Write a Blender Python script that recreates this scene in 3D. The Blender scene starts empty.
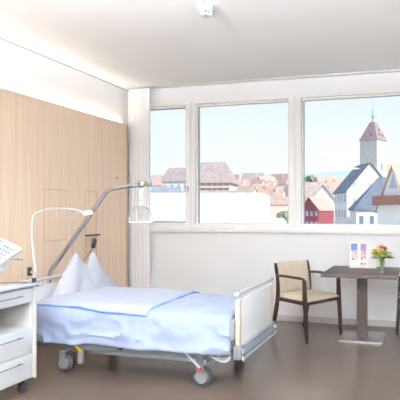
import bpy, bmesh, math, random
from mathutils import Vector, Matrix, noise
random.seed(7)
SC = bpy.context.scene
COL = SC.collection
PI = math.pi
R = math.radians

# ------------------------------------------------------------------ materials
def srgb(r, g, b):
    f = lambda v: ((v/255+.055)/1.055)**2.4 if v > 10 else v/255/12.92
    return (f(r), f(g), f(b), 1)

def mat(name, rgb, rough=.5, metal=0, vary=.04, scale=8, stretch=(1,1,1), bump=0, bscale=60, coat=0, spec=.5, trans=0, sheen=0, alpha=1, detail=3):
    m = bpy.data.materials.new(name); m.use_nodes = True
    n = m.node_tree.nodes; l = m.node_tree.links
    p = n['Principled BSDF']
    p.inputs['Roughness'].default_value = rough
    p.inputs['Metallic'].default_value = metal
    p.inputs['Specular IOR Level'].default_value = spec
    p.inputs['Coat Weight'].default_value = coat
    p.inputs['Transmission Weight'].default_value = trans
    p.inputs['Sheen Weight'].default_value = sheen
    p.inputs['Alpha'].default_value = alpha
    tc = n.new('ShaderNodeTexCoord'); mp = n.new('ShaderNodeMapping'); mp.inputs['Scale'].default_value = stretch
    l.new(tc.outputs['Object'], mp.inputs['Vector'])
    c = srgb(*rgb)
    if vary:
        nz = n.new('ShaderNodeTexNoise'); nz.inputs['Scale'].default_value = scale; nz.inputs['Detail'].default_value = detail
        l.new(mp.outputs['Vector'], nz.inputs['Vector'])
        rp = n.new('ShaderNodeValToRGB'); e = rp.color_ramp.elements
        e[0].position = .3; e[1].position = .7
        e[0].color = tuple(max(0, v*(1-vary)) for v in c[:3])+(1,)
        e[1].color = tuple(min(1, v*(1+vary)) for v in c[:3])+(1,)
        l.new(nz.outputs['Fac'], rp.inputs['Fac']); l.new(rp.outputs['Color'], p.inputs['Base Color'])
    else:
        p.inputs['Base Color'].default_value = c
    if bump:
        nb = n.new('ShaderNodeTexNoise'); nb.inputs['Scale'].default_value = bscale
        l.new(mp.outputs['Vector'], nb.inputs['Vector'])
        b = n.new('ShaderNodeBump'); b.inputs['Strength'].default_value = bump; b.inputs['Distance'].default_value = .01
        l.new(nb.outputs['Fac'], b.inputs['Height']); l.new(b.outputs['Normal'], p.inputs['Normal'])
    return m

def emit(name, rgb, strength):
    m = bpy.data.materials.new(name); m.use_nodes = True
    n = m.node_tree.nodes; l = m.node_tree.links; n.clear()
    o = n.new('ShaderNodeOutputMaterial'); e = n.new('ShaderNodeEmission')
    e.inputs['Color'].default_value = srgb(*rgb); e.inputs['Strength'].default_value = strength
    l.new(e.outputs[0], o.inputs[0]); return m

def glass_mat():
    m = bpy.data.materials.new('window_glass'); m.use_nodes = True
    n = m.node_tree.nodes; l = m.node_tree.links; n.clear()
    o = n.new('ShaderNodeOutputMaterial'); t = n.new('ShaderNodeBsdfTransparent'); g = n.new('ShaderNodeBsdfGlossy')
    g.inputs['Roughness'].default_value = .02
    t.inputs['Color'].default_value = (.97,.985,.99,1)
    f = n.new('ShaderNodeFresnel'); f.inputs['IOR'].default_value = 1.25
    x = n.new('ShaderNodeMixShader')
    l.new(f.outputs[0], x.inputs[0]); l.new(t.outputs[0], x.inputs[1]); l.new(g.outputs[0], x.inputs[2]); l.new(x.outputs[0], o.inputs[0])
    return m

def sheer_mat():
    m = bpy.data.materials.new('sheer_curtain_fabric'); m.use_nodes = True
    n = m.node_tree.nodes; l = m.node_tree.links; n.clear()
    o = n.new('ShaderNodeOutputMaterial'); t = n.new('ShaderNodeBsdfTransparent'); d = n.new('ShaderNodeBsdfDiffuse'); tr = n.new('ShaderNodeBsdfTranslucent')
    d.inputs['Color'].default_value = srgb(255,254,253); tr.inputs['Color'].default_value = srgb(246,245,246)
    a = n.new('ShaderNodeMixShader'); a.inputs[0].default_value = .12
    l.new(d.outputs[0], a.inputs[1]); l.new(tr.outputs[0], a.inputs[2])
    w = n.new('ShaderNodeTexNoise'); w.inputs['Scale'].default_value = 300
    tc = n.new('ShaderNodeTexCoord'); l.new(tc.outputs['Object'], w.inputs['Vector'])
    mr = n.new('ShaderNodeMapRange'); mr.inputs['To Min'].default_value = .94; mr.inputs['To Max'].default_value = 1.0
    l.new(w.outputs['Fac'], mr.inputs['Value'])
    b = n.new('ShaderNodeMixShader'); l.new(mr.outputs[0], b.inputs[0]); l.new(t.outputs[0], b.inputs[1]); l.new(a.outputs[0], b.inputs[2])
    l.new(b.outputs[0], o.inputs[0]); return m

def tile_mat(name, rgb, freq=2.2, vary=.13):
    m = mat(name, rgb, rough=.8, vary=vary, scale=.8, detail=3)
    n = m.node_tree.nodes; l = m.node_tree.links
    tc = n.new('ShaderNodeTexCoord'); w = n.new('ShaderNodeTexWave'); w.bands_direction = 'Z'; w.inputs['Scale'].default_value = freq
    w.inputs['Distortion'].default_value = .6
    l.new(tc.outputs['Object'], w.inputs['Vector'])
    b = n.new('ShaderNodeBump'); b.inputs['Strength'].default_value = .6; b.inputs['Distance'].default_value = .1
    l.new(w.outputs['Fac'], b.inputs['Height']); l.new(b.outputs['Normal'], n['Principled BSDF'].inputs['Normal'])
    return m

def wood_mat(name, ca, cb, rough, zs=.9, xs=26, coat=0):
    m = bpy.data.materials.new(name); m.use_nodes = True
    n = m.node_tree.nodes; l = m.node_tree.links; p = n['Principled BSDF']
    p.inputs['Roughness'].default_value = rough; p.inputs['Coat Weight'].default_value = coat
    tc = n.new('ShaderNodeTexCoord'); mp = n.new('ShaderNodeMapping'); mp.inputs['Scale'].default_value = (xs, xs, zs)
    l.new(tc.outputs['Object'], mp.inputs['Vector'])
    a = n.new('ShaderNodeTexNoise'); a.inputs['Scale'].default_value = 1; a.inputs['Detail'].default_value = 6; a.inputs['Distortion'].default_value = .4
    l.new(mp.outputs['Vector'], a.inputs['Vector'])
    rp = n.new('ShaderNodeValToRGB'); e = rp.color_ramp.elements
    e[0].position = .28; e[1].position = .72; e[0].color = srgb(*ca); e[1].color = srgb(*cb)
    l.new(a.outputs['Fac'], rp.inputs['Fac']); l.new(rp.outputs['Color'], p.inputs['Base Color'])
    return m

M = {}
M['wall'] = mat('painted_wall', (241,240,239), .85, vary=.012, scale=2, bump=.05, bscale=180)
M['ceiling'] = mat('ceiling_plaster', (246,245,243), .9, vary=.01, scale=2, bump=.04, bscale=160)
M['floor'] = mat('brown_linoleum', (97,84,76), .28, vary=.10, scale=1.6, spec=.9, bump=.015, bscale=220, detail=8)
M['skirt'] = mat('grey_skirting', (190,182,178), .5, vary=.02)
M['frame'] = mat('white_window_frame', (246,244,241), .45, vary=.01)
M['gasket'] = mat('grey_rubber_gasket', (120,128,138), .6, vary=.03)
M['glass'] = glass_mat()
M['panel'] = wood_mat('oak_veneer', (229,199,170), (241,219,194), .5)
M['paneledge'] = wood_mat('oak_edge', (206,164,124), (224,186,148), .5)
M['gap'] = mat('panel_joint', (176,140,108), .9, vary=.05)
M['cgap'] = mat('ceiling_joint_profile', (176,167,158), .8, vary=.03)
M['alu'] = mat('aluminium_profile', (205,206,206), .35, metal=.6, vary=.02)
M['pole'] = mat('satin_chrome', (176,176,178), .22, metal=.95, vary=.03)
M['white'] = mat('white_laminate', (206,207,207), .4, vary=.01)
M['white2'] = mat('white_plastic', (200,201,201), .35, vary=.015)
M['inner'] = mat('cabinet_interior_laminate', (204,203,199), .55, vary=.02)
M['beige'] = mat('beige_edge_band', (206,190,170), .5, vary=.03)
M['chrome'] = mat('chromed_steel', (215,215,215), .18, metal=1, vary=.02)
M['steel'] = mat('brushed_steel', (188,184,180), .32, metal=1, vary=.06, scale=14, stretch=(1,14,1))
M['grey'] = mat('grey_powder_coat', (112,114,117), .4, vary=.03)
M['lgrey'] = mat('light_grey_plastic', (172,176,182), .4, vary=.03)
M['board'] = mat('white_bed_board', (244,245,246), .4, vary=.01)
M['bgrey'] = mat('blue_grey_plastic', (152,161,173), .4, vary=.03)
M['dgrey'] = mat('dark_grey_plastic', (70,71,74), .45, vary=.05)
M['black'] = mat('black_plastic', (30,30,32), .4, vary=.1)
M['tyre'] = mat('caster_rubber', (52,52,54), .6, vary=.1)
M['yellow'] = mat('yellow_plastic', (232,186,30), .4, vary=.03)
M['red'] = mat('red_plastic', (205,30,40), .4, vary=.03)
M['green'] = mat('green_plastic', (30,120,90), .4, vary=.03)
M['duvet'] = mat('pale_blue_bed_linen', (148,160,187), .9, vary=.025, scale=30, sheen=.2, bump=.12, bscale=90)
M['sheet'] = mat('white_blue_bed_linen', (170,177,195), .9, vary=.02, scale=30, sheen=.2, bump=.12, bscale=90)
M['pillow'] = mat('white_pillow_cotton', (182,184,192), .9, vary=.015, scale=20, sheen=.2, bump=.1, bscale=80)
M['blue'] = mat('blue_piping', (104,146,212), .7, vary=.05)
M['mattress'] = mat('mattress_cover', (225,232,242), .8, vary=.02)
M['dwood'] = wood_mat('dark_wenge_wood', (40,28,24), (58,42,35), .45, zs=4, xs=40, coat=0)
M['dtop'] = wood_mat('dark_wenge_top', (52,39,34), (72,55,48), .5, zs=30, xs=12, coat=0)
M['cream'] = mat('cream_upholstery', (205,190,168), .75, vary=.03, scale=20, bump=.08, bscale=120)
M['sheer'] = sheer_mat()
M['vglass'] = mat('vase_glass', (235,245,240), .03, trans=1, vary=0)
M['leaf'] = mat('leaf_green', (58,98,38), .6, vary=.35, scale=30)
M['lime'] = mat('lime_green_bloom', (188,205,72), .6, vary=.2, scale=40)
M['stem'] = mat('flower_stem', (140,165,60), .6, vary=.2)
M['pink'] = mat('pink_petals', (240,140,128), .7, vary=.1, scale=40)
M['orange'] = mat('orange_petals', (240,170,60), .7, vary=.12, scale=40)
M['ypetal'] = mat('yellow_petals', (240,222,96), .7, vary=.1, scale=40)
M['wpetal'] = mat('white_petals', (246,242,230), .7, vary=.04, scale=40)
M['paper'] = mat('white_card_paper', (248,246,243), .7, vary=.01)
M['skyblue'] = mat('printed_blue_sky', (112,142,205), .5, vary=.12, scale=18)
M['skyviolet'] = mat('printed_violet_sky', (164,148,206), .5, vary=.12, scale=18)
M['display'] = mat('green_grey_display', (118,150,132), .25, vary=.12, scale=60)
M['key'] = mat('grey_key', (120,127,134), .4, vary=.02)
M['lamp'] = emit('added_fill_diffuser', (238,246,255), 35)  # downward glow of the added fill lamps
M['uplight'] = emit('added_fill_uplight', (238,246,255), 235)  # upward glow of the added fill lamps, brightens the ceiling
M['cove'] = emit('led_strip', (255,246,234), 17)

def print_mat(name, stops, scale):
    m = bpy.data.materials.new(name); m.use_nodes = True
    n = m.node_tree.nodes; l = m.node_tree.links; p = n['Principled BSDF']; p.inputs['Roughness'].default_value = .5
    tc = n.new('ShaderNodeTexCoord'); v = n.new('ShaderNodeTexVoronoi'); v.inputs['Scale'].default_value = scale
    l.new(tc.outputs['Object'], v.inputs['Vector'])
    rp = n.new('ShaderNodeValToRGB'); rp.color_ramp.interpolation = 'CONSTANT'
    e = rp.color_ramp.elements
    while len(e) < len(stops): e.new(.5)
    for i, c in enumerate(stops): e[i].position = i/len(stops); e[i].color = srgb(*c)
    l.new(v.outputs['Color'], rp.inputs['Fac']); l.new(rp.outputs['Color'], p.inputs['Base Color'])
    return m
M['town_print'] = print_mat('printed_pink_roofs', [(236,214,214),(222,176,176),(246,236,234),(206,150,150),(196,170,176)], 90)
M['town_print2'] = print_mat('printed_dark_roofs', [(240,226,224),(216,170,166),(150,146,140),(250,244,240),(180,150,140)], 80)
M['town_print3'] = print_mat('printed_orange_houses', [(226,176,150),(196,120,90),(240,220,200),(170,120,100)], 60)

# ------------------------------------------------------------------ mesh helpers
class MB:
    def __init__(s): s.bm = bmesh.new()
    def add(s, tmp, mx=None):
        if mx is not None: bmesh.ops.transform(tmp, matrix=mx, verts=tmp.verts)
        me = bpy.data.meshes.new('t'); tmp.to_mesh(me); tmp.free(); s.bm.from_mesh(me); bpy.data.meshes.remove(me)
    def box(s, x0, x1, y0, y1, z0, z1, bev=0, seg=2, mx=None):
        t = bmesh.new(); bmesh.ops.create_cube(t, size=1)
        bmesh.ops.scale(t, vec=(x1-x0, y1-y0, z1-z0), verts=t.verts)
        bmesh.ops.translate(t, vec=((x0+x1)/2, (y0+y1)/2, (z0+z1)/2), verts=t.verts)
        if bev: bmesh.ops.bevel(t, geom=list(t.edges), offset=bev, segments=seg, affect='EDGES', profile=.6)
        s.add(t, mx); return s
    def tube(s, pts, rad, seg=12, mx=None, flat=1.0, cap=True):
        pts = [Vector(p) for p in pts]; rads = rad if isinstance(rad, (list, tuple)) else [rad]*len(pts)
        t = bmesh.new(); rings = []
        up = Vector((0,0,1)); d0 = (pts[1]-pts[0]).normalized()
        nrm = d0.cross(up) if abs(d0.dot(up)) < .95 else d0.cross(Vector((0,1,0)))
        nrm.normalize()
        for i, p in enumerate(pts):
            d = (pts[min(i+1, len(pts)-1)]-pts[max(i-1, 0)]).normalized()
            nrm = (nrm - d*nrm.dot(d)).normalized(); b = d.cross(nrm)
            rings.append([t.verts.new(p+(nrm*math.cos(a)+b*math.sin(a)*flat)*rads[i]) for a in [2*PI*k/seg for k in range(seg)]])
        for a, b in zip(rings, rings[1:]):
            for k in range(seg): t.faces.new((a[k], a[(k+1) % seg], b[(k+1) % seg], b[k]))
        if cap: t.faces.new(rings[0][::-1]); t.faces.new(rings[-1])
        s.add(t, mx); return s
    def lathe(s, prof, c=(0,0,0), seg=24, mx=None, axis='Z'):
        t = bmesh.new(); rings = []
        for r, z in prof:
            rings.append([t.verts.new((r*math.cos(2*PI*k/seg), r*math.sin(2*PI*k/seg), z)) for k in range(seg)])
        for a, b in zip(rings, rings[1:]):
            for k in range(seg): t.faces.new((a[k], a[(k+1) % seg], b[(k+1) % seg], b[k]))
        t.faces.new(rings[0][::-1]); t.faces.new(rings[-1])
        if axis == 'Y': bmesh.ops.rotate(t, matrix=Matrix.Rotation(-PI/2, 3, 'X'), verts=t.verts)
        if axis == 'X': bmesh.ops.rotate(t, matrix=Matrix.Rotation(PI/2, 3, 'Y'), verts=t.verts)
        bmesh.ops.translate(t, vec=c, verts=t.verts)
        s.add(t, mx); return s
    def poly(s, verts, faces, mx=None):
        t = bmesh.new(); vs = [t.verts.new(v) for v in verts]
        for f in faces: t.faces.new([vs[i] for i in f])
        bmesh.ops.recalc_face_normals(t, faces=t.faces)
        s.add(t, mx); return s
    def blob(s, c, r, sub=2, amp=.2, freq=3, sc=(1,1,1)):
        t = bmesh.new(); bmesh.ops.create_icosphere(t, subdivisions=sub, radius=r)
        for v in t.verts:
            v.co *= 1+amp*noise.noise(v.co*freq/r+Vector(c))
            v.co = Vector((v.co.x*sc[0], v.co.y*sc[1], v.co.z*sc[2]))+Vector(c)
        s.add(t); return s
    def build(s, name, m, parent=None, org=(0,0,0), smooth=True):
        bmesh.ops.translate(s.bm, vec=-Vector(org), verts=s.bm.verts)
        bmesh.ops.recalc_face_normals(s.bm, faces=s.bm.faces)
        me = bpy.data.meshes.new(name); s.bm.to_mesh(me); s.bm.free()
        if smooth:
            me.polygons.foreach_set('use_smooth', [True]*len(me.polygons))
            try: me.set_sharp_from_angle(angle=R(38))
            except Exception: pass
        o = bpy.data.objects.new(name, me); COL.objects.link(o)
        me.materials.append(m)
        if parent is not None: o.parent = parent
        else: o.location = org
        return o

def tag(o, label=None, cat=None, group=None, kind=None):
    if label: o['label'] = label
    if cat: o['category'] = cat
    if group: o['group'] = group
    if kind: o['kind'] = kind
    return o
def thing(name, label, cat, loc=(0,0,0), rz=0, group=None):
    o = bpy.data.objects.new(name, None); COL.objects.link(o)
    o.empty_display_size = .1; o.location = loc; o.rotation_euler = (0,0,rz)
    return tag(o, label, cat, group)
def children(o): return [c for c in COL.objects if c.parent == o]
def copy_tree(o, parent=None):
    c = o.copy(); COL.objects.link(c); c.parent = parent
    for ch in children(o): copy_tree(ch, c)
    return c
def struct(o): return tag(o, kind='structure')
def arc(c, r, a0, a1, n, u, v):
    c, u, v = Vector(c), Vector(u), Vector(v)
    return [c+u*r*math.cos(a0+(a1-a0)*i/n)+v*r*math.sin(a0+(a1-a0)*i/n) for i in range(n+1)]
def fillet(pts, rad, n=6):
    pts = [Vector(p) for p in pts]; out = [pts[0]]
    for a, b, c in zip(pts, pts[1:], pts[2:]):
        r = min(rad, (a-b).length*.45, (c-b).length*.45)
        p, q = b+(a-b).normalized()*r, b+(c-b).normalized()*r
        for i in range(n+1):
            t = i/n; out.append(p*(1-t)**2+b*2*t*(1-t)+q*t*t)
    out.append(pts[-1]); return out

# ------------------------------------------------------------------ room shell
XL, XR, YF, YB, ZC = -3.852, 2.1, -2.8, 5.758, 3.0
struct(MB().box(XL-.2, XR+.2, YF-.2, YB+.10, -.2, 0).build('floor', M['floor']))
struct(MB().box(XL-.2, XR+.2, YF-.2, YB+.10, ZC, ZC+.25).build('ceiling', M['ceiling']))
struct(MB().box(XL-.2, XL, YF-.2, YB+.10, 0, ZC).build('wall_left', M['wall']))
struct(MB().box(XR, XR+.2, YF-.2, YB+.10, 0, ZC).build('wall_right', M['wall']))
struct(MB().box(XL, XR, YF-.2, YF, 0, ZC).build('wall_front', M['wall']))
# back wall with three window openings
ops = [(-3.64, -2.925), (-2.90, -1.52), (-1.49, .42)]
Z0, Z1 = 1.10, 2.785
w = MB(); w.box(XL, XR, YB, YB+.10, 0, Z0); w.box(XL, XR, YB, YB+.10, Z1, ZC)
xs = [XL]+[v for o in ops for v in o]+[XR]
for i in range(0, len(xs), 2): w.box(xs[i], xs[i+1], YB, YB+.10, Z0, Z1)
struct(w.build('wall_back', M['wall'], smooth=False))
# windows: frame part + gasket + pane + handle
def window(i, x0, x1, gx0, gx1, gz0=1.195, gz1=2.76, dark=False, handle=None):
    f = MB(); y0, y1 = YB-.012, YB+.09
    f.box(x0, gx0, y0, y1, Z0, Z1, .004); f.box(gx1, x1, y0, y1, Z0, Z1, .004)
    f.box(gx0, gx1, y0, y1, Z0, gz0, .004); f.box(gx0, gx1, y0, y1, gz1, Z1, .004)
    fr = f.build(f'window_{i}', M['frame'], smooth=False); struct(fr)
    # inner sash, stepped back
    s = MB(); t = .018; ya, yb = YB+.035, YB+.085
    s.box(gx0, gx0+t, ya, yb, gz0, gz1); s.box(gx1-t, gx1, ya, yb, gz0, gz1)
    s.box(gx0+t, gx1-t, ya, yb, gz0, gz0+t*.6); s.box(gx0+t, gx1-t, ya, yb, gz1-t*1.3, gz1)
    s.build('sash', M['frame'], fr, smooth=False)
    g = MB(); t2 = .014 if dark else .006
    g.box(gx0+t, gx0+t+t2, ya+.01, yb, gz0, gz1); g.box(gx1-t-t2, gx1-t, ya+.01, yb, gz0, gz1); g.box(gx0+t, gx1-t, ya+.01, yb, gz0+t*.6, gz0+t*.6+t2)
    g.box(gx0+t, gx1-t, ya+.01, yb, gz1-t*1.3-.004, gz1-t*1.3)
    g.build('gasket', M['gasket' if dark else 'lgrey'], fr, smooth=False)
    MB().box(gx0+t*.5, gx1-t*.5, YB+.058, YB+.064, gz0, gz1).build('pane', M['glass'], fr, smooth=False)
    if handle:
        h = MB(); h.box(handle-.012, handle+.012, YB-.03, YB-.012, 1.62, 1.69, .003); h.tube([(handle, YB-.028, 1.675), (handle, YB-.055, 1.675), (handle, YB-.058, 1.56)], .008, 8)
        h.build('handle', M['alu'], fr)
window(1, -3.64, -2.925, -3.60, -2.985, gz0=1.205, gz1=2.755, dark=True, handle=-2.955)
window(2, -2.90, -1.52, -2.855, -1.590)
window(3, -1.49, .42, -1.432, .36)
struct(MB().box(-3.62, .45, YB-.045, YB+.0, 1.095, 1.155, .004).build('trim_1', M['frame']))   # sill board
tag(bpy.data.objects['trim_1'], 'white window sill board under the three windows')
# curtain rail groove in ceiling, joint between ceiling and side wall
struct(MB().box(-3.80, XR, YB-.11, YB-.07, ZC-.012, ZC+.001, .002).build('trim_2', M['alu']))
struct(MB().box(XL, XL+.008, YF, YB, ZC-.010, ZC, 0).build('trim_3', M['cgap']))
# skirting
struct(MB().box(XL, XR, YB-.012, YB, 0, .075, .002).build('baseboard_back', M['skirt']))
struct(MB().box(XR-.012, XR, YF, YB-.012, 0, .075, .002).build('baseboard_right', M['skirt']))
struct(MB().box(XL, XR-.012, YF, YF+.012, 0, .075, .002).build('baseboard_front', M['skirt']))
# oak wall panelling with joints of the two service hatches
XP = -3.772
pn = MB(); pn.box(XP-.022, XP, YF+.05, 5.62, .0, 2.508, .001)
pn.box(XL, XP-.022, 5.60, 5.62, 0, 2.50); 
p_ = pn.build('wall_left_panelling', M['panel'], smooth=False); struct(p_)
MB().box(XP-.022, XP+.002, 5.598, 5.622, 0, 2.508).build('edge_strip', M['paneledge'], p_, smooth=False)
def hatch(y0, y1, z0, z1):
    g = MB(); t = .0045; e = XP+.0012
    g.box(XP-.001, e, y0, y1, z1-t, z1); g.box(XP-.001, e, y0, y1, z0, z0+t); g.box(XP-.001, e, y0, y0+t, z0, z1); g.box(XP-.001, e, y1-t, y1, z0, z1)
    g.build('hatch_joint', M['gap'], p_, smooth=False)
hatch(4.171, 4.488, 1.05, 1.595); hatch(4.80, 5.005, .80, 1.60)
MB().lathe([(.004,0),(.009,.004),(.009,.018),(.005,.022)], (XP, 5.379, 1.79), 12, axis='X').build('coat_peg', M['dgrey'], p_)
# LED cove strip lying in the gap on top of the panelling
MB().box(XL+.02, XP-.03, YF+.1, 5.58, 2.455, 2.47).build('led_cove_strip', M['cove'], p_, smooth=False)
MB().box(XL, XP-.022, YF+.05, 5.60, 2.40, 2.452).build('cove_shelf', M['white'], p_, smooth=False)

# added fill lamps hung out of view to brighten the room
for i, (x, y, lab) in enumerate([(-2.0, -.3, 'added square fill lamp out of view, nearer the oak wall'), (.3, -.3, 'added square fill lamp out of view above the right half of the room'), (-2.0,-2.0,'added square fill lamp out of view at the room entrance, oak wall side'),(.3,-2.0,'added square fill lamp out of view at the room entrance, right side'),(-1.9,1.40,'added square fill lamp out of view, closest to the bed'),(.3,1.40,'added square fill lamp out of view, closest to the table')]):
    t = thing('added_fill_lamp', lab, 'added fill light', (x, y, ZC-.40), 0, 'added fill lamps out of view')
    f = MB()
    for a in ((-.32,.32,-.32,-.30),(-.32,.32,.30,.32),(-.32,-.30,-.30,.30),(.30,.32,-.30,.30)): f.box(*a, -.02, 0)
    f.build('frame', M['white2'], t, smooth=False)
    MB().box(-.30, .30, -.30, .30, -.014, -.011).build('diffuser', M['lamp'], t, smooth=False)
    MB().box(-.30, .30, -.30, .30, -.008, -.004).build('upper_diffuser', M['uplight'], t, smooth=False)
    MB().box(-.30, .30, -.30, .30, -.0105, -.0085).build('panel_core', M['white2'], t, smooth=False)
    for a_ in (-.28, .28): MB().tube([(a_, 0, 0), (a_, 0, .40)], .003, 6).build('suspension_wire', M['steel'], t)

# ------------------------------------------------------------------ smoke detector
t = thing('smoke_detector', 'round white smoke detector on the ceiling', 'smoke detector', (-1.665, 3.545, ZC))
MB().lathe([(.066,0),(.066,-.03),(.06,-.036),(.052,-.038)], seg=32).build('base', M['white2'], t)
MB().lathe([(.03,-.036),(.03,-.062)], seg=24).build('sensor_chamber', M['grey'], t)
f = MB()
for k in range(8):
    a = k*PI/4; f.box(-.004,.004,.028,.05,-.066,-.034,.001, mx=Matrix.Rotation(a,4,'Z'))
f.lathe([(.052,-.034),(.054,-.04),(.05,-.046),(.045,-.046)], seg=32)
f.build('guard', M['white2'], t)
MB().lathe([(.038,-.062),(.040,-.070),(.034,-.080),(.010,-.083)], seg=32).build('cap', M['white2'], t)

# ------------------------------------------------------------------ curtain
def curtain():
    t = bmesh.new(); nx, nz = 140, 24; g = []
    for j in range(nz+1):
        z = .012+(2.985-.012)*j/nz; row = []
        for i in range(nx+1):
            u = i/nx
            x = -3.765+.305*u+.006*math.sin(9*u+z)
            y = 5.665+.0045*math.sin(u*2*PI*5.5+.35*math.sin(z*1.3))*(.75+.25*math.sin(5*u+z))+.004*math.sin(z*3+u*11)
            row.append(t.verts.new((x, y, z)))
        g.append(row)
    for j in range(nz):
        for i in range(nx): t.faces.new((g[j][i], g[j][i+1], g[j+1][i+1], g[j+1][i]))
    m = MB(); m.add(t); return m
c = curtain().build('curtain', M['sheer'])
tag(c, 'white sheer curtain gathered between the oak panelling and the left window', 'curtain')

# ------------------------------------------------------------------ hospital bed
B = (-2.37, 3.85, 0)
bed = thing('hospital_bed', 'white hospital bed on casters with white footboard and grey undercarriage', 'bed', B)
Y0, Y1 = 3.42, 4.25          # frame sides
XH, XF = -3.385, -1.35       # head and foot boards
def bb(m, name, mt, parent=bed, **k): return m.build(name, M[mt], parent, B, **k)
def endboard(x, name, sgn):
    p = MB().box(x-.011, x+.011, Y0+.045, Y1-.03, .335, .685, .004); pan = bb(p, name, 'board')
    bb(MB().tube([(x, Y0+.01, .735), (x, Y1+.005, .735)], .0165, 14), 'top_rail', 'white2', pan)
    for yy in (Y0+.022, Y1-.008):
        f = MB().box(x-.017, x+.017, yy-.021, yy+.023, .30, .69, .006); bb(f, 'post', 'beige', pan)
        k = MB().lathe([(.012,.69),(.012,.715)], (x, yy, 0), 14)
        e = yy-.02 if yy < 3.8 else yy+.02
        k.lathe([(.008,-.026),(.020,-.020),(.024,0),(.020,.020),(.008,.026)], (x, e-.0, .735), 18, axis='Y')
        bb(k, 'rail_cap', 'lgrey', pan)
    return pan
fb = endboard(XF, 'footboard', 1); hb = endboard(XH, 'headboard', -1)
# foot beam (slanted cover), lower bar, corner bumpers
bb(MB().box(XF-.02, XF+.030, Y0+.05, Y1-.01, .250, .335, .012, 3), 'foot_beam', 'bgrey')
bb(MB().tube([(XF+.046, Y0+.03, .243), (XF+.046, Y1-.01, .243)], .009, 10), 'lower_bar', 'lgrey')
for yy in (Y0+.015, Y1+.005):
    bm_ = bb(MB().box(XF-.035, XF+.038, yy-.033, yy+.033, .235, .345, .018, 3), 'corner_bumper', 'grey')
    k = MB()
    for zz in (.30, .245): k.lathe([(.006,-.0),(.019,.003),(.019,.014),(.012,.017)], (XF+.036, yy, zz), 16, axis='X')
    bb(k, 'buffer_wheel', 'lgrey', bm_)
bb(MB().box(XH-.018, XH+.02, Y0, Y1, .24, .332, .012, 3), 'head_beam', 'bgrey')
# side beams
for yy in (Y0+.0, Y1):
    s = bb(MB().box(XH+.03, XF-.05, yy-.018, yy+.018, .225, .282, .005), 'side_beam', 'grey')
bb(MB().box(-2.36, -2.325, Y0-.023, Y0-.016, .246, .272, .002), 'rail_stop', 'black')
bb(MB().box(XH+.03, XF-.05, Y0+.02, Y1-.02, .29, .36, .01), 'mattress_platform', 'lgrey')
# lower chassis and linkages
ch = MB()
for yy in (Y0+.19, Y1-.19): ch.box(-2.95, -1.62, yy-.025, yy+.025, .135, .195, .006)
ch.box(-2.99, -2.91, Y0+.05, Y1-.10, .17, .235, .01); ch.box(-1.70, -1.62, Y0+.02, Y1-.10, .17, .235, .01)
bb(ch, 'chassis', 'lgrey')
for yy in (Y0+.2, Y1-.2):
    bb(MB().tube([(-1.66, yy, .19), (-1.95, yy, .30)], .02, 10), 'lifting_arm', 'grey')
    bb(MB().tube([(-2.94, yy, .19), (-2.65, yy, .30)], .02, 10), 'lifting_arm', 'grey')

bb(MB().lathe([(.026,.06),(.03,.07),(.03,.26)], (-2.83, 3.55, 0), 18), 'lifting_column', 'lgrey')
bb(MB().box(-2.50,-2.10,3.62,3.95,.15,.25,.02), 'drive_box', 'dgrey')
# casters: fork, tyre, hub
def caster(x, y, ang, ring, brake):
    mx = Matrix.Translation((x, y, 0)) @ Matrix.Rotation(ang, 4, 'Z')
    f = MB()
    f.box(-.034, .034, -.03, .03, .185, .238, .012, 3, mx=mx)
    f.box(-.03, .03, -.030, -.021, .05, .19, .008, 2, mx=mx); f.box(-.03, .03, .021, .030, .05, .19, .008, 2, mx=mx)
    fk = bb(f, 'caster', 'grey')
    o = MB().lathe([(.050,-.016),(.068,-.016),(.075,-.010),(.075,.010),(.068,.016),(.050,.016)], (0,0,0), 32, axis='Y', mx=mx@Matrix.Translation((.012,0,.075)))
    bb(o, 'tyre', 'tyre', fk)
    h = MB().lathe([(.01,-.034),(.046,-.032),(.053,-.018),(.053,.018),(.046,.032),(.01,.034)], (0,0,0), 32, axis='Y', mx=mx@Matrix.Translation((.012,0,.075)))
    bb(h, 'wheel_cover', 'grey', fk)
    if ring: bb(MB().lathe([(.036,.176),(.037,.178),(.037,.184),(.036,.186)], (x,y,0), 24), 'yellow_ring', 'yellow', fk)
caster(-2.95, 3.49, R(8), True, False)
caster(-1.665, 3.455, R(6), False, True)
caster(-2.95, 4.14, R(-30), False, False)
caster(-1.625, 4.14, R(80), False, False)
# pedals
bb(MB().tube([(-2.80, 3.44, .262), (-2.755, 3.40, .245), (-2.70, 3.385, .215)], [.012,.013,.012], 8, flat=.7), 'yellow_pedal', 'yellow')
pd = bb(MB().tube([(-1.775, 3.40, .268), (-1.70, 3.385, .215), (-1.635, 3.375, .165)], .009, 8), 'brake_pedal', 'lgrey')
bb(MB().lathe([(.006,-.012),(.014,-.009),(.014,.009),(.006,.012)], (-1.63,3.372,.160), 12, axis='X'), 'red_tip', 'red', pd)
bb(MB().lathe([(.006,-.01),(.012,-.008),(.012,.008),(.006,.01)], (-1.782,3.40,.272), 12, axis='X'), 'green_tip', 'green', pd)
# actuator bracket beside the near foot corner
ab = MB(); ab.box(-1.56, -1.40, 3.425, 3.47, .255, .29, .006); ab.tube(fillet([(-1.56,3.41,.26),(-1.50,3.40,.225),(-1.43,3.40,.22),(-1.40,3.41,.26)],.03), .01, 8)
ab.lathe([(.006,-.012),(.018,-.01),(.018,.01),(.006,.012)], (-1.49,3.40,.262), 16, axis='Y')
bb(ab, 'bracket', 'lgrey')
bb(MB().box(-1.63,-1.59,3.40,3.43,.222,.262,.005), 'bracket_knob', 'dgrey')
bb(MB().box(XH+.035, XF-.03, Y0+.01, Y1-.01, .36, .55, .05, 4), 'mattress', 'mattress')

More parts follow.
